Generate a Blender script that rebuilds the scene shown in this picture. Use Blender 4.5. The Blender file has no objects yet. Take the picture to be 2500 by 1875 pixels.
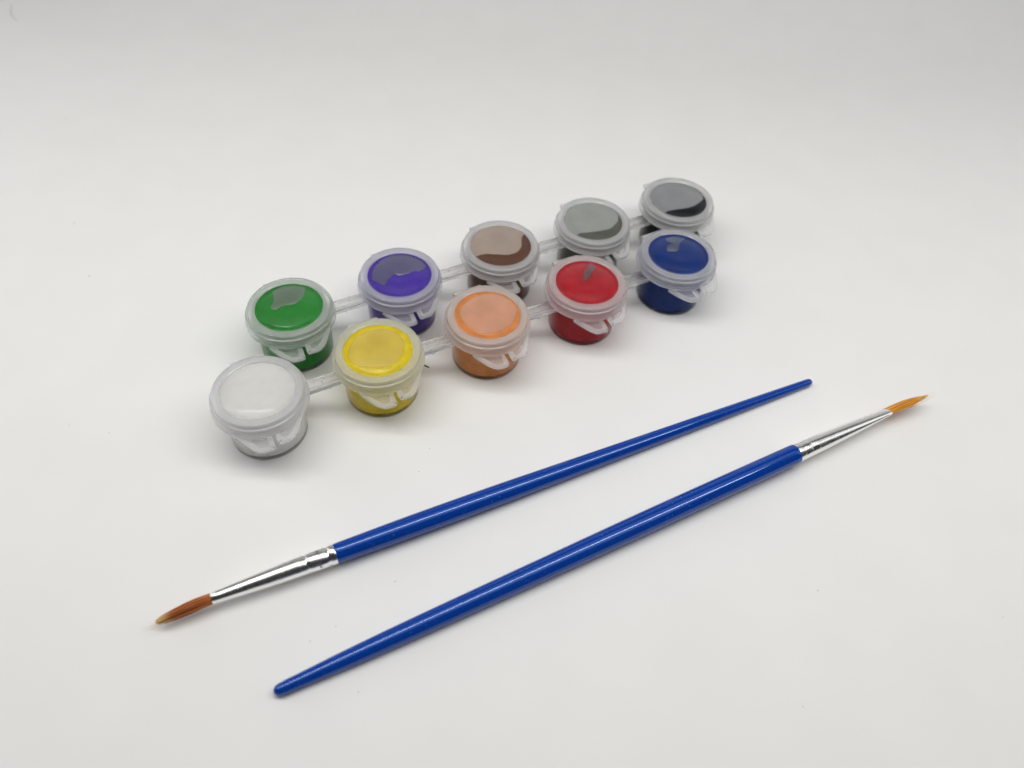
import bpy, bmesh, math, random
from mathutils import Vector, Matrix

random.seed(7)
S = 0.00078                      # metres per modelling unit (a lid is 28 units = 22 mm across)
sc = bpy.context.scene
col = sc.collection
R = math.radians

# ------------------------------------------------------------------ camera
cam_d = bpy.data.cameras.new('camera'); cam = bpy.data.objects.new('camera', cam_d); col.objects.link(cam)
sc.camera = cam
cam_d.sensor_fit = 'HORIZONTAL'; cam_d.sensor_width = 36.0
cam_d.lens = 1871.69 / 2500 * 36.0
cam_d.clip_start = 0.005; cam_d.clip_end = 20
cx = Vector((0.99642603, 0.06555777, 0.05326677)); cy = Vector((-0.08446994, 0.77333393, 0.62834661))
cz = -Vector((0, 0.63060036, -0.77610772))
m = Matrix((cx, cy, cz)).transposed().to_4x4(); m.translation = Vector((0, 0, 209.612)) * S
cam.matrix_world = m
cam_d.dof.use_dof = True; cam_d.dof.focus_distance = 246 * S; cam_d.dof.aperture_fstop = 11.5

# ------------------------------------------------------------------ world, lamps, exposure
w = bpy.data.worlds.new('World'); sc.world = w; w.use_nodes = True
w.node_tree.nodes['Background'].inputs[0].default_value = (0.9, 0.95, 1.0, 1)
w.node_tree.nodes['Background'].inputs[1].default_value = 0.03

def area_lamp(name, loc, target, sx, sy, radiance, color=(1, 1, 1)):
    l = bpy.data.lights.new(name, 'AREA'); l.shape = 'RECTANGLE'
    l.size = sx * S; l.size_y = sy * S; l.color = color
    l.energy = radiance * math.pi * (sx * S) * (sy * S)
    o = bpy.data.objects.new(name, l); col.objects.link(o)
    o.location = Vector(loc) * S
    d = Vector(target) - Vector(loc)
    o.rotation_euler = d.to_track_quat('-Z', 'Y').to_euler()
    return o

area_lamp('led_strip', (0, 158, 420), (0, 158, 0), 760, 26, 20.3, (1, 0.993, 0.978))
area_lamp('front_ceiling_panel', (0, 70, 421), (0, 70, 0), 760, 150, 1.28, (1, 0.993, 0.978))
area_lamp('back_ceiling_panel', (0, 275, 421), (0, 275, 0), 760, 200, 0.8, (1, 0.995, 0.985))
area_lamp('left_side_panel', (-430, 220, 215), (0, 220, 215), 330, 410, 1.04, (0.98, 0.99, 1))
area_lamp('right_side_panel', (430, 270, 215), (0, 270, 215), 280, 410, 1.02, (0.98, 0.99, 1))

vs = sc.view_settings
vs.view_transform = 'Standard'; vs.look = 'None'; vs.exposure = 0.0; vs.gamma = 1.0; vs.use_curve_mapping = False
cy_ = sc.cycles
cy_.max_bounces = 26; cy_.transmission_bounces = 22; cy_.diffuse_bounces = 5; cy_.glossy_bounces = 6
cy_.transparent_max_bounces = 16
cy_.caustics_refractive = True; cy_.caustics_reflective = True
cy_.blur_glossy = 0.4; cy_.sample_clamp_indirect = 8.0
cy_.use_denoising = True

# ------------------------------------------------------------------ materials
def lin(r, g, b):
    f = lambda c: (c / 255 / 12.92) if c / 255 <= 0.04045 else ((c / 255 + 0.055) / 1.055) ** 2.4
    return (f(r), f(g), f(b), 1)

def new_mat(name):
    mt = bpy.data.materials.new(name); mt.use_nodes = True
    nt = mt.node_tree; b = nt.nodes['Principled BSDF']
    return mt, nt, b

def noise(nt, scale, detail=3.0, coord='Object'):
    tc = nt.nodes.new('ShaderNodeTexCoord'); n = nt.nodes.new('ShaderNodeTexNoise')
    n.inputs['Scale'].default_value = scale; n.inputs['Detail'].default_value = detail
    nt.links.new(tc.outputs[coord], n.inputs['Vector'])
    return n

def ramp(nt, src, p0, c0, p1, c1):
    r = nt.nodes.new('ShaderNodeValToRGB')
    r.color_ramp.elements[0].position = p0; r.color_ramp.elements[0].color = c0
    r.color_ramp.elements[1].position = p1; r.color_ramp.elements[1].color = c1
    nt.links.new(src, r.inputs[0]); return r

def bump(nt, b, src, strength, dist):
    bp = nt.nodes.new('ShaderNodeBump'); bp.inputs['Strength'].default_value = strength
    bp.inputs['Distance'].default_value = dist
    nt.links.new(src, bp.inputs['Height']); nt.links.new(bp.outputs[0], b.inputs['Normal']); return bp

def mat_paper():
    mt, nt, b = new_mat('white_paper')
    n = noise(nt, 55, 5); r = ramp(nt, n.outputs[0], 0.3, (0.835, 0.829, 0.812, 1), 0.7, (0.855, 0.849, 0.832, 1))
    nt.links.new(r.outputs[0], b.inputs['Base Color'])
    b.inputs['Roughness'].default_value = 0.75; b.inputs['Specular IOR Level'].default_value = 0.25
    n2 = noise(nt, 2600, 4); bump(nt, b, n2.outputs[0], 0.12, 0.00015)
    return mt

def mat_plastic(name, rough, milk, milk_col=(0.9, 0.9, 0.91, 1), base=(1, 1, 1, 1), trans_share=0.5, ior=1.47):
    mt, nt, b = new_mat(name)
    b.inputs['Base Color'].default_value = base
    b.inputs['Transmission Weight'].default_value = 1.0
    b.inputs['Roughness'].default_value = rough; b.inputs['IOR'].default_value = ior
    n = noise(nt, 900, 3); bump(nt, b, n.outputs[0], 0.02, 0.0001)
    if milk > 0:
        d = nt.nodes.new('ShaderNodeBsdfDiffuse'); d.inputs[0].default_value = milk_col
        t = nt.nodes.new('ShaderNodeBsdfTranslucent'); t.inputs[0].default_value = milk_col
        mx = nt.nodes.new('ShaderNodeMixShader'); mx.inputs[0].default_value = trans_share
        nt.links.new(d.outputs[0], mx.inputs[1]); nt.links.new(t.outputs[0], mx.inputs[2])
        m2 = nt.nodes.new('ShaderNodeMixShader'); m2.inputs[0].default_value = milk
        nt.links.new(b.outputs[0], m2.inputs[1]); nt.links.new(mx.outputs[0], m2.inputs[2])
        nt.links.new(m2.outputs[0], nt.nodes['Material Output'].inputs['Surface'])
    return mt

def mat_paint(name, c, rough=0.4, vary=0.12, scale=420, spec=0.0):
    mt, nt, b = new_mat(name)
    n = noise(nt, scale, 6)
    dk = tuple(x * (1 - vary) for x in c[:3]) + (1,); lt = tuple(min(1, x * (1 + vary * .5)) for x in c[:3]) + (1,)
    r = ramp(nt, n.outputs[0], 0.32, dk, 0.62, lt)
    nt.links.new(r.outputs[0], b.inputs['Base Color'])
    b.inputs['Roughness'].default_value = rough
    b.inputs['Specular IOR Level'].default_value = spec
    return mt

def mat_handle():
    mt, nt, b = new_mat('blue_lacquer')
    n = noise(nt, 1500, 2); r = ramp(nt, n.outputs[0], 0.3, lin(5, 56, 146), 0.7, lin(8, 63, 156))
    fl_ = noise(nt, 2300, 1); fr = ramp(nt, fl_.outputs[0], 0.74, (0, 0, 0, 1), 0.78, (1, 1, 1, 1))   # tiny pale flecks in the lacquer
    mx = nt.nodes.new('ShaderNodeMix'); mx.data_type = 'RGBA'; mx.inputs[7].default_value = lin(96, 128, 196)
    nt.links.new(fr.outputs[0], mx.inputs[0]); nt.links.new(r.outputs[0], mx.inputs[6])
    nt.links.new(mx.outputs[2], b.inputs['Base Color'])
    b.inputs['Roughness'].default_value = 0.06; b.inputs['IOR'].default_value = 1.75; b.inputs['Specular Tint'].default_value = (0.5, 0.66, 1.0, 1)
    n2 = noise(nt, 260, 4); bump(nt, b, n2.outputs[0], 0.02, 0.0004)
    return mt

def mat_metal():
    mt, nt, b = new_mat('polished_aluminium')
    b.inputs['Base Color'].default_value = (0.93, 0.925, 0.91, 1); b.inputs['Metallic'].default_value = 1.0
    n = noise(nt, 900, 3); r = ramp(nt, n.outputs[0], 0.3, (0.18, .18, .18, 1), 0.7, (0.28, .28, .28, 1))
    nt.links.new(r.outputs[0], b.inputs['Roughness'])
    n2 = noise(nt, 420, 3); bump(nt, b, n2.outputs[0], 0.04, 0.0003)
    return mt

def mat_hair(name, c_root, c_tip):
    mt, nt, b = new_mat(name)
    a = nt.nodes.new('ShaderNodeAttribute'); a.attribute_name = 'along'
    r = ramp(nt, a.outputs['Fac'], 0.0, c_root, 1.0, c_tip)
    r.color_ramp.elements[0].position = 0.8; r.color_ramp.elements[1].position = 1.0
    a2 = nt.nodes.new('ShaderNodeAttribute'); a2.attribute_name = 'shade'
    mx = nt.nodes.new('ShaderNodeMix'); mx.data_type = 'RGBA'; mx.blend_type = 'MULTIPLY'; mx.inputs[0].default_value = 1
    r2 = ramp(nt, a2.outputs['Fac'], 0, (0.6, 0.57, 0.54, 1), 1, (1.25, 1.25, 1.25, 1))
    nt.links.new(r.outputs[0], mx.inputs[6]); nt.links.new(r2.outputs[0], mx.inputs[7])
    nt.links.new(mx.outputs[2], b.inputs['Base Color'])
    b.inputs['Roughness'].default_value = 0.38
    return mt

def mat_flat(name, c, rough=0.6):
    mt, nt, b = new_mat(name)
    n = noise(nt, 800, 3); r = ramp(nt, n.outputs[0], 0.3, tuple(x * .8 for x in c[:3]) + (1,), 0.7, c)
    nt.links.new(r.outputs[0], b.inputs['Base Color']); b.inputs['Roughness'].default_value = rough
    return mt

M = dict(
    paper=mat_paper(),
    milky=mat_plastic('milky_polypropylene', 0.24, 0.3, (1, 1, 1, 1), trans_share=0.5),
    tab=mat_plastic('frosted_tab_plastic', 0.2, 0.34, (1, 1, 1, 1), trans_share=0.4),
    window=mat_plastic('clear_lid_film', 0.2, 0.025, ior=1.34),
    cup=mat_plastic('brightened_polypropylene', 0.15, 0.5, (1, 1, 1, 1), ior=1.3, trans_share=0.45),  # rim and inside whitened to put brightness into the dark gap under the lid
    cup_wall=mat_plastic('shade_tinted_pot_wall', 0.1, 0.0, base=(0.84, 0.835, 0.83, 1), ior=1.22),  # clear plastic; grey tint puts the shade of the pot sides into its colour
    tab_web=mat_plastic('clear_tab_web', 0.16, 0.2, (1, 1, 1, 1), ior=1.3),
    bar=mat_plastic('clear_bar_plastic', 0.18, 0.1),
    handle=mat_handle(), metal=mat_metal(),
    hair_dark=mat_hair('russet_bristle', lin(188, 106, 46), lin(252, 218, 150)),
    hair_gold=mat_hair('golden_bristle', lin(232, 162, 58), lin(246, 208, 128)),
    chip=mat_flat('dark_brown_chip', lin(52, 34, 18)), lint=mat_flat('pale_lint', lin(196, 194, 188)), dust=mat_flat('grey_dust', lin(168, 164, 155)),
    groove=mat_flat('stamped_mark', lin(84, 82, 78), 0.35),
)

# ------------------------------------------------------------------ helpers
def link(name, me, mats, parent=None, loc=(0, 0, 0), rotz=0.0):
    o = bpy.data.objects.new(name, me); col.objects.link(o)
    if not me.materials:
        for mt in (mats if isinstance(mats, (list, tuple)) else [mats]): me.materials.append(mt)
    o.location = Vector(loc) * S; o.rotation_euler = (0, 0, rotz)
    if parent: o.parent = parent
    return o

def finish(bm, name, angle=40, smooth=True):
    bmesh.ops.recalc_face_normals(bm, faces=bm.faces)
    me = bpy.data.meshes.new(name)
    for v in bm.verts: v.co *= S
    bm.to_mesh(me); bm.free()
    if smooth:
        me.shade_smooth(); me.set_sharp_from_angle(angle=R(angle))
    return me

def lathe(profile, n=72, mat_of=None, wobble=None):
    """closed profile [(r,z)...]; r=0 ends become poles"""
    bm = bmesh.new(); rings = []
    for (r, z) in profile:
        if r < 1e-6: rings.append([bm.verts.new((0, 0, z))])
        else: rings.append([bm.verts.new((r * math.cos(2 * math.pi * i / n), r * math.sin(2 * math.pi * i / n), z)) for i in range(n)])
    for k in range(len(rings) - 1):
        a, b = rings[k], rings[k + 1]
        for i in range(n):
            j = (i + 1) % n
            if len(a) == 1 and len(b) == 1: break
            if len(a) == 1: f = bm.faces.new((a[0], b[i], b[j]))
            elif len(b) == 1: f = bm.faces.new((a[i], a[j], b[0]))
            else: f = bm.faces.new((a[i], a[j], b[j], b[i]))
            if mat_of: f.material_index = mat_of(profile[k], profile[k + 1])
    return bm

def prism(bm, pts, z0, z1):
    lo = [bm.verts.new((p[0], p[1], z0 if not callable(z0) else z0(p))) for p in pts]
    hi = [bm.verts.new((p[0], p[1], z1 if not callable(z1) else z1(p))) for p in pts]
    n = len(pts)
    for i in range(n):
        j = (i + 1) % n; bm.faces.new((lo[i], lo[j], hi[j], hi[i]))
    bm.faces.new(hi); bm.faces.new(lo[::-1])

def catmull(pts, k=4, closed=True):
    out = []; n = len(pts)
    rng = range(n if closed else n - 1)
    for i in rng:
        g = lambda q: pts[q % n] if closed else pts[max(0, min(n - 1, q))]
        p0, p1, p2, p3 = g(i - 1), g(i), g(i + 1), g(i + 2)
        for s in range(k):
            t = s / k
            out.append(tuple(0.5 * (2 * b + (c - a) * t + (2 * a - 5 * b + 4 * c - d) * t * t + (3 * b - a - 3 * c + d) * t ** 3)
                             for a, b, c, d in zip(p0, p1, p2, p3)))
    if not closed: out.append(tuple(pts[-1]))
    return out

def tag(o, label, cat=None, group=None, kind=None):
    o['label'] = label
    if cat: o['category'] = cat
    if group: o['group'] = group
    if kind: o['kind'] = kind
    return o

# ------------------------------------------------------------------ the surface: a sheet of paper that sweeps up behind
def build_backdrop():
    bm = bmesh.new(); prof = []
    for i in range(13): prof.append((-260 + i * (400 + 260) / 12, 0))
    rad = 190
    for i in range(1, 25):
        a = R(90) * i / 24; prof.append((400 + rad * math.sin(a), rad * (1 - math.cos(a))))
    prof.append((400 + rad, 430))
    xs = [-620 + i * 1240 / 10 for i in range(11)]
    g = [[bm.verts.new((x, y, z)) for (y, z) in prof] for x in xs]
    lo = [[bm.verts.new((x, y + (0.6 if z > 0 else 0), z - 0.6)) for (y, z) in prof] for x in xs]
    for q, flip in ((g, False), (lo, True)):
        for i in range(len(xs) - 1):
            for k in range(len(prof) - 1):
                f = (q[i][k], q[i + 1][k], q[i + 1][k + 1], q[i][k + 1])
                bm.faces.new(f[::-1] if flip else f)
    bm.normal_update()
    me = bpy.data.meshes.new('paper_backdrop')
    for v in bm.verts: v.co *= S
    bm.to_mesh(me); bm.free(); me.shade_smooth()
    o = link('paper_backdrop', me, M['paper'])
    tag(o, 'plain white paper surface sweeping up behind the paints', kind='structure')
build_backdrop()

# ------------------------------------------------------------------ paint pots
H = 21.03
LID = [(0, 20.88), (4, 20.88), (9.2, 20.84), (9.5, 20.62), (9.9, 20.56), (11.1, 20.56), (11.3, 20.6), (11.55, 20.96), (11.75, H),
       (13.7, H), (13.9, 20.94), (13.98, 20.8), (13.95, 19.35), (14.0, 19.2), (14.6, 19.12), (14.72, 19.0), (14.72, 18.6),
       (14.6, 18.46), (14.28, 18.4), (14.25, 17.75), (14.3, 17.5), (14.62, 17.0), (14.95, 16.35), (15.15, 16.22), (15.17, 15.98), (15.0, 15.86), (14.65, 15.92),
       (14.25, 16.5), (13.8, 17.5), (13.5, 18.4), (13.4, 20.1), (12.9, 20.2), (12.2, 20.2), (11.75, 20.1), (11.5, 19.95), (9.0, 19.92), (0, 19.92)]
def lid_mat(a, b):
    return 1 if max(a[0], b[0]) <= 11.36 and min(a[1], b[1]) > 20.3 or (max(a[0], b[0]) <= 11.51 and max(a[1], b[1]) < 20.0) else 0
lid_me = finish(lathe(LID, 96, lid_mat), 'lid', 50)
lid_me.materials.append(M['milky']); lid_me.materials.append(M['window'])

CUP = [(0, 0.06), (10.2, 0.06), (10.6, 0.02), (11.75, 0.0), (12.08, 0.12), (12.22, 0.45), (12.6, 14.6), (12.65, 15.1), (13.1, 15.3),
       (13.3, 15.5), (13.3, 16.0), (13.1, 16.2), (12.75, 16.4), (12.75, 19.6), (12.55, 19.85), (12.2, 19.95), (11.8, 19.9), (11.6, 19.7),
       (11.6, 15), (11.3, 2.0), (10.9, 1.4), (0, 1.3)]
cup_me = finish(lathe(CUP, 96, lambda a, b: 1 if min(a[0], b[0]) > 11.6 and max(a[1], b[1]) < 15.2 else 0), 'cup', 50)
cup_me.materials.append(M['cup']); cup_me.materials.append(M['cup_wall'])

PAINT = [(0, 1.15), (11.1, 1.2), (11.5, 1.6), (11.65, 2.2), (12.0, 14.8), (11.9, 19.3), (11.45, 19.75), (11.42, 20.1), (11.2, 20.25), (0, 20.25)]

def inset(pts, ws):
    """inward offset of a counter-clockwise outline, one width for each edge i (pts[i] to pts[i+1])"""
    n = len(pts); out = []
    for i in range(n):
        p = Vector(pts[i]); e0 = (p - Vector(pts[i - 1])).normalized(); e1 = (Vector(pts[(i + 1) % n]) - p).normalized()
        n0 = Vector((-e0.y, e0.x)); n1 = Vector((-e1.y, e1.x)); w0, w1 = ws[i - 1], ws[i]
        den = n0.x * n1.y - n0.y * n1.x
        if abs(den) < 1e-4: q = p + n0 * (w0 + w1) / 2
        else: q = Vector(((w0 * n1.y - w1 * n0.y) / den + p.x, (n0.x * w1 - n1.x * w0) / den + p.y))
        out.append((q.x, q.y))
    return out

def tab_mesh(sign, ztop, drop, length=18.8):
    # outline in (u, v), v to the front; local y = -v
    L = length
    pts = [(-10.6, 10.5), (-9.9, 12.0), (-8.9, 13.7), (-7.7, 15.5), (-6.5, 17.1), (-5.9, L - 1.05), (-5.3, L - .45), (-4.5, L - .1), (-3.0, L + .05), (-1.4, L + .1), (-0.9, L), (-0.6, L - .3), (-0.5, L - .8), (-0.45, 14.35),
           (-2.5, 14.1), (-4.9, 13.4), (-7.2, 12.3), (-9.2, 10.85)]
    ws = [1.5] * 13 + [0.12] * 5
    pts = [(u * sign, -v) for u, v in pts]
    if sign > 0: pts = pts[::-1]; ws = ws[:-1][::-1] + [ws[-1]]
    area = sum(pts[i - 1][0] * pts[i][1] - pts[i][0] * pts[i - 1][1] for i in range(len(pts)))
    if area < 0:
        pts = pts[::-1]; ws = ws[:-1][::-1] + [ws[-1]]
    q = inset(pts, ws)
    q2 = inset(pts, [x + (0.28 if x > 1 else 0.02) for x in ws])
    zb = lambda p: ztop - drop * max(0, (-p[1] - 11.0)) / 8
    bm = bmesh.new()
    mk = lambda P, dz: [bm.verts.new((p[0], p[1], zb(p) + dz)) for p in P]
    a = mk(pts, -0.85); b_ = mk(pts, -0.12); c = mk(inset(pts, [0.12 if x > 1 else 0.01 for x in ws]), 0.0); d = mk(q, 0.0); e = mk(q2, -0.5)
    n = len(pts)
    for A, B in ((a, b_), (b_, c), (c, d), (d, e)):
        for i in range(n):
            j = (i + 1) % n; bm.faces.new((A[i], A[j], B[j], B[i]))
    f1 = bm.faces.new(e); f2 = bm.faces.new(a[::-1])
    f1.material_index = f2.material_index = 1
    bmesh.ops.triangulate(bm, faces=[f1, f2])
    me = finish(bm, 'thumb_tab', 30); me.materials.append(M['tab']); me.materials.append(M['tab_web']); return me
lid_tab_me = tab_mesh(-1, 16.6, 0.8, 18.4)
cup_tab_me = tab_mesh(1, 15.3, 1.2, 18.6)

def hinge_mesh():
    bm = bmesh.new()
    sec = [(13.4, 16.1), (14.9, 16.1), (16.4, 16.5), (16.9, 17.2), (16.7, 17.9), (16.1, 18.3), (15.2, 18.2), (14.75, 17.6), (14.85, 16.9), (13.4, 16.75)]
    L = [bm.verts.new((-5.2, y, z)) for y, z in sec]; Rr = [bm.verts.new((5.2, y, z)) for y, z in sec]
    n = len(sec)
    for i in range(n):
        j = (i + 1) % n; bm.faces.new((L[i], L[j], Rr[j], Rr[i]))
    bm.faces.new(L[::-1]); bm.faces.new(Rr)
    me = finish(bm, 'hinge', 30); me.materials.append(M['milky']); return me
hinge_me = hinge_mesh()

POCKET = {
'green':[(-3.1,-9.5),(-1.7,-10.2),(0.1,-10.5),(2.6,-10.1),(5.4,-9.2),(7.5,-7.5),(7.2,-5.6),(6.0,-3.8),(5.5,-2.7),(3.8,-1.5),(2.3,-0.6),(0.8,-0.6),(-1.1,-1.3),(-3.1,-0.8),(-4.3,-0.4),(-5.5,-1.2),(-5.7,-2.5),(-4.7,-3.7),(-3.9,-5.6),(-3.4,-7.7)],
'purple':[(-9.2,-2.9),(-8.4,-5.0),(-6.0,-8.0),(-2.8,-10.1),(0.9,-11.0),(4.2,-10.4),(7.1,-8.6),(9.3,-5.5),(10.3,-2.3),(10.4,-0.9),(8.8,0.5),(7.2,0.9),(5.4,0.2),(3.2,0.6),(1.0,0.8),(-0.7,0.1),(-1.7,-1.1),(-2.9,-0.0),(-4.3,0.6),(-5.5,2.2),(-6.6,3.0),(-7.8,1.8),(-8.8,0.1),(-9.6,-1.0)],
'brown':[(-11.3,1.6),(-11.2,-2),(-9.6,-6.2),(-6.5,-9.4),(-2,-11.2),(3,-11),(7,-9),(9.8,-5.9),(11.1,-2.7),(10.4,-1.9),(9.3,-1.0),(7.7,2.1),(6.4,4.1),(4.1,5.7),(1.3,5.9),(-1.0,5.3),(-3.6,3.9),(-6.0,2.6),(-8.6,1.9)],
'grey':[(-10.6,4.2),(-11.3,1),(-10.6,-4.2),(-7.5,-8.6),(-2.5,-11.1),(3,-11),(7.5,-8.6),(10.2,-5),(11.3,-1.2),(10.9,.8),(10.2,2),(8.7,3.8),(6.4,5.3),(3.7,6.5),(1.1,6.4),(-2.8,5.8),(-5.9,4.9),(-8.4,4.3)],
'black':[(-10.5,4.4),(-11.3,.8),(-10.4,-4.6),(-7,-9),(-2,-11.2),(3.4,-10.9),(7.8,-8.3),(10.5,-4.4),(11.2,.6),(10.4,2.6),(9.3,4.0),(7.3,4.6),(4.8,5.7),(1.8,5.9),(-1.1,5.7),(-4.3,4.9),(-7.8,4.5)],
'red':[(6.4,-8.5),(6.6,-6.9),(6.6,-5.3),(4.6,-4.0),(3.2,-2.7),(1.6,-1.6),(0.1,-1.0),(-0.9,-1.1),(-1.0,-1.8),(0.5,-3.6),(1.3,-5.1),(3.3,-6.4),(5.1,-7.9)],
'blue':[(0.3,-8.6),(1.9,-9.1),(4.2,-8.8),(6.3,-7.5),(7.6,-6.1),(5.9,-5.5),(4.1,-4.6),(2.7,-3.2),(1.2,-1.5),(-0.3,-1.4),(-2.6,-2.6),(-2.9,-3.5),(-1.5,-5.3),(0.2,-5.9),(2.0,-6.0),(0.5,-7.1)],
'yellow':[(-9.3,-2.2),(-7.9,-4.9),(-5.8,-7.4),(-2.6,-8.8),(1.5,-9.0),(4.7,-8.1),(7.3,-6.3),(8.7,-3.1),(9.1,0.5),(8.0,2.7),(6.7,4.9),(4.0,6.7),(1.1,7.5),(-2.2,6.8),(-5.9,5.1),(-7.7,4.3),(-8.9,2.7),(-9.6,0.6)],
'orange':[(-8.4,-4.5),(-6.6,-6.8),(-3.1,-8.8),(1.0,-9.8),(5.0,-9.0),(8.3,-7.0),(10.4,-3.6),(10.9,0.1),(9.3,3.7),(6.8,6.4),(3.9,7.8),(-0.6,8.4),(-4.5,7.4),(-6.8,5.3),(-8.4,1.6),(-9.0,-2.0)],
}
# paint as it looks through the film; and where a pocket of air keeps the paint off the film
COL = dict(white=(lin(253, 252, 248), None), yellow=(lin(255, 226, 42), lin(255, 224, 74)), orange=(lin(240, 158, 88), lin(246, 184, 146)),
           red=(lin(194, 36, 48), lin(140, 92, 104)), blue=(lin(16, 55, 136), lin(92, 108, 142)), green=(lin(52, 150, 60), lin(128, 152, 128)),
           purple=(lin(88, 62, 180), lin(112, 108, 152)), brown=(lin(112, 74, 56), lin(204, 184, 168)), grey=(lin(104, 106, 96), lin(188, 193, 185)),
           black=(lin(26, 28, 34), lin(172, 173, 176)))

def pocket_mesh(pts, wide=False, soft=0.3):
    """a thin domed sheet of trapped air; 'edge' runs from 0 on the outline to 1 inside"""
    out = []
    for (u, v) in catmull(pts, 4):
        r = math.hypot(u, v); k = min(1, (11.4 if wide else 10.7) / max(r, 1e-6)) * (1 + random.uniform(-.012, .012))
        out.append((u * k, -v * k))
    n = len(out); cxy = (sum(p[0] for p in out) / n, sum(p[1] for p in out) / n)
    ctr = Vector(cxy); sgn = 1 if sum(out[i - 1][0] * out[i][1] - out[i][0] * out[i - 1][1] for i in range(n)) > 0 else -1
    inn = []
    for i in range(n):
        t = (Vector(out[(i + 1) % n]) - Vector(out[i - 1])).normalized(); nn = Vector((-t.y, t.x)) * sgn
        p = Vector(out[i]) + nn * soft; inn.append((p.x, p.y))
    dome = lambda p: 20.26 + 0.3 * max(0, 1 - (p[0] ** 2 + p[1] ** 2) / 130)
    bm = bmesh.new(); la = bm.verts.layers.float.new('edge')
    A = [bm.verts.new((p[0], p[1], 20.256)) for p in out]; B = [bm.verts.new((p[0], p[1], dome(p))) for p in inn]
    for v in B: v[la] = 1.0
    for i in range(n):
        jn = (i + 1) % n; bm.faces.new((A[i], A[jn], B[jn], B[i]))
    f = bm.faces.new(B)
    r_ = bmesh.ops.triangulate(bm, faces=[f])
    for v in bm.verts: v.co *= S
    bmesh.ops.recalc_face_normals(bm, faces=bm.faces)
    me = bpy.data.meshes.new('air_pocket'); bm.to_mesh(me); bm.free(); me.shade_smooth()
    return me

def mat_pocket(name, c, cover=0.95):
    mt, nt, b = new_mat(name)
    n = noise(nt, 130, 6); r = ramp(nt, n.outputs[0], 0.34, tuple(x * .84 for x in c[:3]) + (1,), 0.7, tuple(min(1, x * 1.06) for x in c[:3]) + (1,))
    nt.links.new(r.outputs[0], b.inputs['Base Color'])
    b.inputs['Roughness'].default_value = 0.32; b.inputs['IOR'].default_value = 1.8
    tr = nt.nodes.new('ShaderNodeBsdfTransparent'); mx = nt.nodes.new('ShaderNodeMixShader')
    a = nt.nodes.new('ShaderNodeAttribute'); a.attribute_name = 'edge'
    n2 = noise(nt, 1400, 4)
    ad = nt.nodes.new('ShaderNodeMath'); ad.operation = 'ADD'; nt.links.new(a.outputs['Fac'], ad.inputs[0]); nt.links.new(n2.outputs[0], ad.inputs[1])
    mr = nt.nodes.new('ShaderNodeMapRange'); mr.inputs[1].default_value = 0.45; mr.inputs[2].default_value = 0.72; mr.inputs[4].default_value = cover
    nt.links.new(ad.outputs[0], mr.inputs[0]); nt.links.new(mr.outputs[0], mx.inputs[0])
    nt.links.new(tr.outputs[0], mx.inputs[1]); nt.links.new(b.outputs[0], mx.inputs[2])
    nt.links.new(mx.outputs[0], nt.nodes['Material Output'].inputs['Surface'])
    return mt

def make_pot(strip, name, loc, rotz):
    pot = link('paint_pot', cup_me, M['cup'], strip, loc, rotz)
    pot['label'] = 'small clear lidded pot filled with %s paint' % name
    wet, dry = COL[name]
    pm = finish(lathe(PAINT, 72), 'paint', 50)
    link('paint', pm, mat_paint(name + '_paint', wet, vary=0.03 if name == 'white' else 0.12), pot)
    lid = link('lid', lid_me, M['milky'], pot)
    f = 0.0 if name == 'white' else 0.06 if name in ('brown', 'grey', 'black') else 0.15
    mk = tuple(1 - f + f * min(1, x * 1.3 + .05) for x in wet[:3]) + (1,); bs = tuple(1 - f * .35 + f * .35 * min(1, x * 1.3 + .05) for x in wet[:3]) + (1,)  # light scattered off the paint, mixed into the colour of the colourless lid
    lid.material_slots[0].link = 'OBJECT'
    lid.material_slots[0].material = mat_plastic(name + '_bounce_tinted_polypropylene', 0.18, 0.27, mk, bs, 0.34)
    link('lid_thumb_tab', lid_tab_me, M['milky'], pot)
    link('pot_thumb_tab', cup_tab_me, M['milky'], pot)
    link('hinge', hinge_me, M['milky'], pot)
    if dry:
        link('air_pocket', pocket_mesh(POCKET[name], name in ('brown', 'grey', 'black'), 0.3 if name in ('red', 'blue') else 0.8), mat_pocket(name + '_air_pocket', dry, 0.8 if name in ('green', 'purple', 'red', 'blue') else 0.95), pot)
    if name == 'yellow':
        bm = bmesh.new()
        for (u, v) in [(-4.6,-5.8),(-2.6,-6.4),(-2.2,-6.5),(-1.4,-7.2),(0.5,-6.8),(2.0,-6.1),(2.9,-6.1),(3.9,-6.5),(8.0,-0.3),(6.8,1.3),(5.2,2.1),(3.8,2.7),(4.4,3.3),(5.2,4.1),(2.5,5.5),(6.3,0.8),(5.9,1.6),(4.9,2.8)]:
            rr = random.uniform(.12, .34)
            prism(bm, [(u + rr * math.cos(a * math.pi / 4), -v + rr * math.sin(a * math.pi / 4)) for a in range(8)], 20.3, 20.44)
        b = link('bubbles', finish(bm, 'bubbles', 30), mat_flat('yellow_bubble', lin(246, 226, 140), .3), pot); b['kind'] = 'stuff'
    return pot

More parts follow.
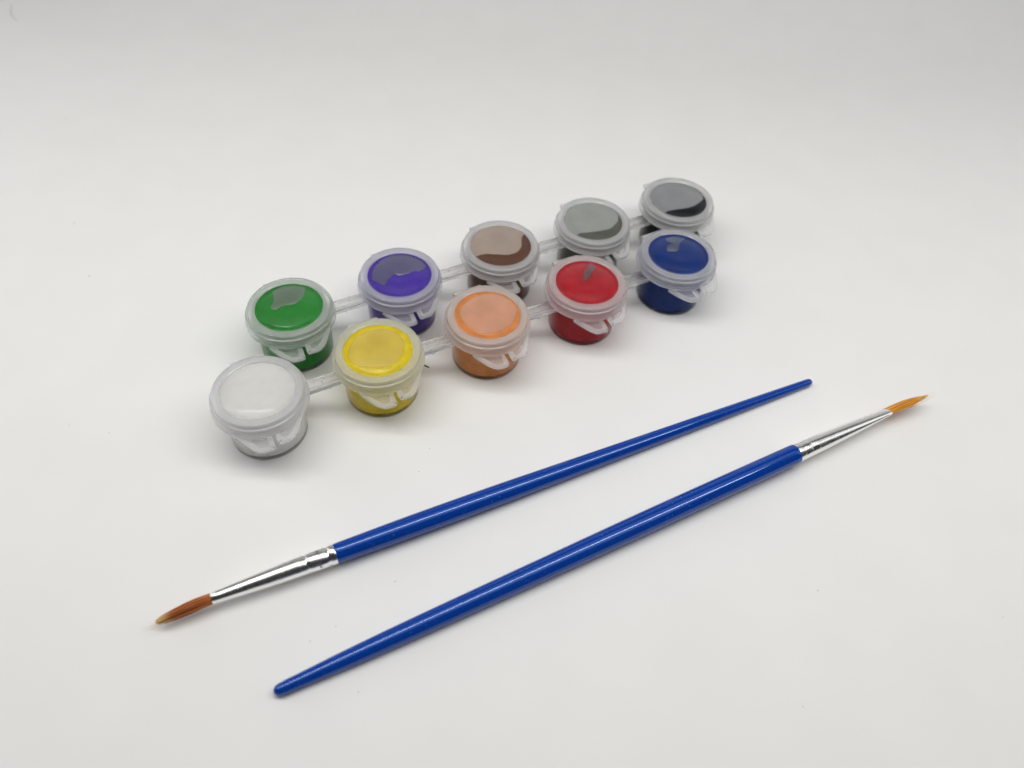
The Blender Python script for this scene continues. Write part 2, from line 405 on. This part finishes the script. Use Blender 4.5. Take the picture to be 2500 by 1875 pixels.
def bar_mesh(length, seed):
    """a clear U-channel along x, with small moulding burrs at the middle"""
    rnd = random.Random(seed); bm = bmesh.new()
    sec = [(-2.15, 15.0), (-1.35, 15.0), (-1.2, 13.75), (1.25, 13.75), (1.4, 14.95), (2.15, 14.95), (2.3, 12.95), (2.05, 12.85), (-2.05, 12.85), (-2.3, 12.95)]
    n = 13; rows = []
    for i in range(n):
        x = length * i / (n - 1); j = 0.012
        rows.append([bm.verts.new((x, y + rnd.uniform(-j, j), z + rnd.uniform(-j, j))) for y, z in sec])
    k = len(sec)
    for i in range(n - 1):
        for q in range(k):
            p = (q + 1) % k; bm.faces.new((rows[i][q], rows[i][p], rows[i + 1][p], rows[i + 1][q]))
    bm.faces.new(rows[0][::-1]); bm.faces.new(rows[-1])
    for sgn in (-1, 1):
        for t in range(2):
            x = length * rnd.uniform(.35, .65); s_ = rnd.uniform(.22, .4)
            bmesh.ops.create_icosphere(bm, subdivisions=1, radius=s_, matrix=Matrix.Translation((x, 2.35 * sgn, rnd.uniform(12.9, 13.2))))
    me = finish(bm, 'connecting_bar', 30); me.materials.append(M['bar']); return me

def text_mesh(txt, size, depth):
    cu = bpy.data.curves.new('digit', 'FONT'); cu.body = txt; cu.size = size * S; cu.extrude = depth * S; cu.align_x = 'CENTER'; cu.align_y = 'CENTER'
    o = bpy.data.objects.new('digit', cu); col.objects.link(o)
    dg = bpy.context.evaluated_depsgraph_get(); me = bpy.data.meshes.new_from_object(o.evaluated_get(dg))
    bpy.data.objects.remove(o); bpy.data.curves.remove(cu); me.materials.clear(); return me

STRIPS = [
    (0.531539, ['white', 'yellow', 'orange', 'red', 'blue'], [(-78.08, 142.54), (-44.43, 163.06), (-10.32, 183.24), (23.76, 203.5), (58.02, 223.11)],
     'strip of five clear paint pots in white, yellow, orange, red and blue beside the brushes'),
    (0.512012, ['green', 'purple', 'brown', 'grey', 'black'], [(-77.44, 178.96), (-43.08, 199.16), (-8.54, 219.32), (26.06, 238.14), (60.35, 256.09)],
     'strip of five clear paint pots in green, purple, brown, grey and black'),
]
for si, (th, names, cs, label) in enumerate(STRIPS):
    e = bpy.data.objects.new('paint_pot_strip', None); col.objects.link(e); e.empty_display_size = 0.01
    e.location = Vector((cs[0][0], cs[0][1], 0)) * S; e.rotation_euler = (0, 0, th)
    tag(e, label, 'paint pots', 'strips of paint pots')
    loc = []
    for c in cs:
        d = Vector((c[0] - cs[0][0], c[1] - cs[0][1], 0)); d.rotate(Matrix.Rotation(-th, 3, 'Z')); loc.append(d)
    for i, nme in enumerate(names):
        make_pot(e, nme, loc[i], random.uniform(-.02, .02))
    for i in range(4):
        d = loc[i + 1] - loc[i]; a = math.atan2(d.y, d.x); L = d.length - 2 * 12.35
        b = link('connecting_bar', bar_mesh(L, si * 10 + i), M['bar'], e, loc[i] + d.normalized() * 12.35, a)
        if si == 0 and i == 0:
            t = link('raised_digit', text_mesh('3', 2.0, 0.08), M['milky'], b, (L * .5, 0.1, 13.85), 0)
            t['label'] = 'tiny moulded number 3'

# ------------------------------------------------------------------ brushes
def interp(tab, x):
    for (x0, y0), (x1, y1) in zip(tab, tab[1:]):
        if x <= x1:
            return y0 + (y1 - y0) * (x - x0) / (x1 - x0)
    return tab[-1][1]

def smooth_tab(tab, n=90):
    xs = [p[0] for p in tab]; out = []
    for i in range(n + 1):
        x = xs[0] + (xs[-1] - xs[0]) * i / n
        w_ = 9.0; acc = 0
        for q in range(-4, 5): acc += interp(tab, min(xs[-1], max(xs[0], x + q * w_ / 4)))
        out.append((x, acc / 9))
    out[-1] = tab[-1]; return out

def sweep(secs, n=48, cap=True, twist=0.0):
    """secs: (x, ry, rz, zoff, [func(angle)->scale]) cross-sections along x"""
    bm = bmesh.new(); rings = []
    for s_ in secs:
        x, ry, rz, zo = s_[:4]; fn = s_[4] if len(s_) > 4 else None
        ring = []
        for i in range(n):
            a = 2 * math.pi * i / n; k = fn(a) if fn else 1
            yy, zz = ry * k * math.cos(a), rz * k * math.sin(a)
            ring.append(bm.verts.new((x, yy * math.cos(twist) - zz * math.sin(twist), zo + yy * math.sin(twist) + zz * math.cos(twist))))
        rings.append(ring)
    for a, b in zip(rings, rings[1:]):
        for i in range(n):
            j = (i + 1) % n; bm.faces.new((a[i], a[j], b[j], b[i]))
    if cap: bm.faces.new(rings[0][::-1]); bm.faces.new(rings[-1])
    return bm

def handle_mesh(tab, end_r):
    t = smooth_tab(tab); secs = []
    for i in range(8):                                             # rounded end
        a = R(90) * (i + .35) / 8; secs.append((end_r * 1.05 * (1 - math.cos(a)), end_r * math.sin(a), end_r * math.sin(a), 0))
    for x, r in t:
        if x > end_r * 1.2: secs.append((x, r, r, 0))
    x, r = t[-1]
    secs[-1] = (x - .25, r, r, 0); secs.append((x - .06, r - .06, r - .06, 0)); secs.append((x, r - .22, r - .22, 0))
    return finish(sweep(secs, 56), 'handle', 50)

def bristle_mesh(x0, length, ry, rz, shape, n, seed, bend, droop, flat_tip=False, twist=0.0):
    rnd = random.Random(seed); verts = []; faces = []; along = []; shade = []
    K = 7
    def hair(y0, z0, y1, z1, ln, rad, sh, b, d, start=0.0):
        base = len(verts)
        for k in range(K + 1):
            t = start + (1 - start) * k / K; sc_ = shape(t)
            yy = (y0 * (1 - t) + y1 * t) * sc_ + b * t * t; zz = (z0 * (1 - t) + z1 * t) * sc_ - d * t * t
            yy, zz = yy * math.cos(twist) - zz * math.sin(twist), yy * math.sin(twist) + zz * math.cos(twist)
            rr = rad * (1 - .6 * t ** 3)
            for q in range(3):
                a = q * 2 * math.pi / 3 + sh * 6
                verts.append(((x0 - .8 + (ln + .8) * t) * S, (yy + rr * math.cos(a)) * S, (zz + rr * math.sin(a)) * S))
                along.append(t); shade.append(sh)
            if k:
                for q in range(3):
                    r_ = (q + 1) % 3; o_ = base + (k - 1) * 3
                    faces.append((o_ + q, o_ + r_, o_ + 3 + r_, o_ + 3 + q))
    for i in range(n):
        a = rnd.uniform(0, 2 * math.pi); q = math.sqrt(rnd.random())
        y0, z0 = ry * q * math.cos(a), rz * q * math.sin(a)
        j = 0.26 if flat_tip else 0.36
        ln = length * (1 - .2 * q ** 1.5 * rnd.uniform(.3, 1.0) - rnd.uniform(0, .07))
        if flat_tip: ln = length * (1 - .22 * q ** 2 * rnd.uniform(.5, 1.05) - rnd.uniform(0, .06))
        hair(y0, z0, y0 + rnd.gauss(0, j), z0 + rnd.gauss(0, j), ln, rnd.uniform(.11, .19), rnd.random(), bend, droop)
    for i in range(5):                                             # strays
        a = rnd.uniform(math.pi, 2 * math.pi)
        hair(ry * math.cos(a), rz * math.sin(a), ry * math.cos(a) + rnd.uniform(-1.2, 1.2), rz * math.sin(a) - rnd.uniform(.3, 1.2), length * rnd.uniform(.95, 1.35), .06, .9, bend * 1.5, droop)
    me = bpy.data.meshes.new('bristles'); me.from_pydata(verts, [], faces)
    for nm, arr in (('along', along), ('shade', shade)):
        at = me.attributes.new(nm, 'FLOAT', 'POINT'); at.data.foreach_set('value', arr)
    me.shade_smooth(); return me

def wrapped_mark(txt, size, x, r, ang):
    """a stamped character laid round a ferrule of radius r"""
    me = text_mesh(txt, size, 0.03)
    for v in me.vertices:
        px, py, pz = v.co / S
        a = ang + px / r
        v.co = Vector((x + py, -(r + pz) * math.sin(a) * -1, (r + pz) * math.cos(a))) * S
    return me

def make_brush(p_end, p_fer, label, htab, end_r, fer_secs, bristle, hair_mat, roll=0.0):
    a, b = Vector(p_end), Vector(p_fer); d = (b - a).normalized()
    yv = Vector((0, 0, 1)).cross(d).normalized(); zv = d.cross(yv)
    mm = Matrix((d, yv, zv)).transposed().to_4x4(); mm.translation = a * S
    e = bpy.data.objects.new('paint_brush', None); col.objects.link(e); e.matrix_world = mm; e.empty_display_size = 0.01
    tag(e, label, 'paintbrush', 'blue-handled paintbrushes')
    link('handle', handle_mesh(htab, end_r), M['handle'], e)
    f = link('ferrule', finish(sweep(fer_secs, 88, True, roll), 'ferrule', 55), M['metal'], e)
    br = link('bristles', bristle, hair_mat, e); br['kind'] = 'stuff'
    return e, f

# round brush: tip towards the white pot's side
h1 = [(0, 1.3), (5, 1.46), (48.6, 2.12), (97.4, 2.84), (123.7, 3.24), (149, 3.31), (164, 3.14), (175.6, 2.92)]
c1 = 175.6; f1 = 210.2
fs = [(c1 - 1.5, 2.3, 2.3, 0), (c1 - .1, 2.6, 2.6, 0), (c1 - .08, 2.82, 2.82, 0), (c1 + .12, 2.9, 2.9, 0), (c1 + .35, 2.86, 2.86, 0), (c1 + 1.45, 2.84, 2.84, 0), (c1 + 1.7, 2.66, 2.66, 0), (c1 + 2.0, 2.6, 2.6, 0),
      (c1 + 2.3, 2.72, 2.72, 0), (c1 + 2.55, 2.82, 2.82, 0), (c1 + 7.6, 2.74, 2.74, 0), (c1 + 7.9, 2.66, 2.66, 0), (c1 + 8.2, 2.52, 2.52, 0), (c1 + 8.5, 2.58, 2.58, 0), (c1 + 8.8, 2.68, 2.68, 0)]
for i in range(1, 13):
    t = i / 12; r = 2.66 - (2.66 - 1.56) * (t ** 1.5); fs.append((c1 + 9 + (f1 - c1 - 9) * t, r, r, 0))
fs += [(f1 + .1, 1.5, 1.5, 0), (f1 + .05, 1.42, 1.42, 0), (f1 - 1.5, 1.4, 1.4, 0)]
rs = lambda t: 1.0 + .04 * math.sin(min(1, t * 1.6) * math.pi) - .45 * max(0, (t - .3) / .7) ** 2.2
fs = [(q[0], q[1] * 1.05, q[2] * 1.05, 0) for q in fs]
br1 = bristle_mesh(f1, 15.4, 1.4, 1.4, rs, 440, 3, 0.5, 0.9)
e1, fo1 = make_brush((107.508, 182.16, 1.4), (-77.248, 81.954, 4.5), 'slim blue paintbrush with round russet bristles pointing past the white pot',
                     h1, 1.3, fs, br1, M['hair_dark'])
for ch, ang in (('N', R(-25)), ('o', R(8)), ('9', R(43)), ('M', R(72))):
    k = link('stamped_mark', wrapped_mark(ch, 1.5, c1 + 4.6, 2.93, ang), M['groove'], fo1)

# flat brush: pressed ferrule, golden bristles
h2 = [(0, 1.62), (3, 1.72), (21.5, 2.52), (42, 2.88), (100, 3.37), (118, 3.48), (150, 3.42), (173.6, 3.3)]
c2 = 173.6; f2 = 214.2
def crimp(depth, ph):
    return lambda a: 1 - depth * (0.5 + 0.5 * math.copysign(1, math.sin(a * 11 + ph)))
fs2 = [(c2 - 1.5, 2.4, 2.4, 0), (c2 - .05, 3.05, 3.05, 0), (c2 + .1, 3.08, 3.08, 0), (c2 + 2.0, 3.05, 3.05, 0), (c2 + 2.25, 3.03, 3.03, 0, crimp(.014, 0)), (c2 + 2.55, 3.03, 3.03, 0, crimp(.014, 0)), (c2 + 2.8, 3.02, 3.02, 0),
       (c2 + 4.9, 3.0, 3.0, 0), (c2 + 5.15, 2.98, 2.98, 0, crimp(.016, 1)), (c2 + 5.45, 2.97, 2.97, 0, crimp(.016, 1)), (c2 + 5.7, 2.97, 2.97, 0)]
for i in range(1, 17):
    t = i / 16; u = t * t * (3 - 2 * t)
    ry = 2.97 + (2.25 - 2.97) * t ** 1.3; rz = 2.97 + (1.05 - 2.97) * (t ** 1.3)
    p = 1 - .12 * u
    fs2.append((c2 + 6 + (f2 - c2 - 6) * t, ry, rz, 0))
fs2 += [(f2 + .1, 2.2, .98, 0), (f2 + .05, 2.12, .9, 0), (f2 - 1.5, 2.1, .88, 0)]
fl = lambda t: 1.0 + .05 * math.sin(t * math.pi) - .68 * max(0, (t - .5) / .5) ** 1.7
br2 = bristle_mesh(f2, 18.3, 2.08, .86, fl, 480, 5, -0.9, 0.1, True, R(-35))
e2, fo2 = make_brush((-54.846, 59.431, 1.7), (129.683, 167.815, 5.1), 'thicker blue paintbrush with flat golden bristles and crimped silver ferrule',
                     h2, 1.62, fs2, br2, M['hair_gold'], R(-35))

# ------------------------------------------------------------------ crumbs on the paper
def speck(x, y, r, seed):
    rnd = random.Random(seed); bm = bmesh.new()
    bmesh.ops.create_icosphere(bm, subdivisions=1, radius=r)
    for v in bm.verts:
        v.co *= rnd.uniform(.6, 1.2); v.co.z *= .5
    zmin = min(v.co.z for v in bm.verts)
    for v in bm.verts: v.co.z -= zmin
    o = link('dust_speck', finish(bm, 'dust_speck', 60), M['dust'], None, (x, y, 0), rnd.uniform(0, 6))
    tag(o, 'tiny grey dust speck lying on the white paper', 'dust', 'dust specks on the paper')
SPK = [(-216.6,305.9),(-182.2,234.4),(-164.0,205.5),(-158.9,338.0),(-25.1,140.2),(-27.3,131.1),(95.3,101.7),(149.0,98.3),(85.0,67.8),(-142.3,137.4),(-128.7,135.8),(90.5,139.6),(-43.0,78.8),(-49.0,74.2),(-28.8,93.3),(-33.4,61.8)]
for i, (x, y) in enumerate(SPK): speck(x, y, 0.26 if i < 4 else 0.17, i)

bm = bmesh.new()
prism(bm, [(-32.4, 175.6), (-32.1, 175.3), (-29.9, 174.35), (-29.8, 174.55), (-31.9, 175.75), (-32.25, 176.2)], 0.05, 0.5)
bmesh.ops.translate(bm, verts=bm.verts, vec=(31.2, -175.2, -0.05))
sp = link('splinter', finish(bm, 'splinter', 30), M['chip'], None, (-31.2, 175.2, 0))
tag(sp, 'dark brown splinter lying beside the yellow pot', 'splinter')

def fibre(pts, label):
    verts = []; faces = []
    P_ = catmull([(x, y, .14) for x, y in pts], 6, False)
    o0 = Vector((P_[0][0], P_[0][1], 0))
    for i, p in enumerate(P_):
        t = Vector(P_[min(i + 1, len(P_) - 1)]) - Vector(P_[max(i - 1, 0)]); t.normalize(); s_ = Vector((-t.y, t.x, 0))
        for q in range(4):
            a = q * math.pi / 2; v = Vector(p) - o0 + (s_ * math.cos(a) + Vector((0, 0, 1)) * math.sin(a)) * .14
            verts.append(v * S)
        if i:
            for q in range(4):
                k = (i - 1) * 4; faces.append((k + q, k + (q + 1) % 4, k + 4 + (q + 1) % 4, k + 4 + q))
    me = bpy.data.meshes.new('fibre'); me.from_pydata([tuple(v) for v in verts], [], faces); me.shade_smooth()
    o = link('lint_fibre', me, M['lint'], None, tuple(o0)); tag(o, label, 'lint')
fibre([(-291.0, 409.5), (-288.1, 401.9), (-284.1, 394.6), (-279.7, 390.6)], 'curved grey lint fibre on the paper where the backdrop starts to rise')
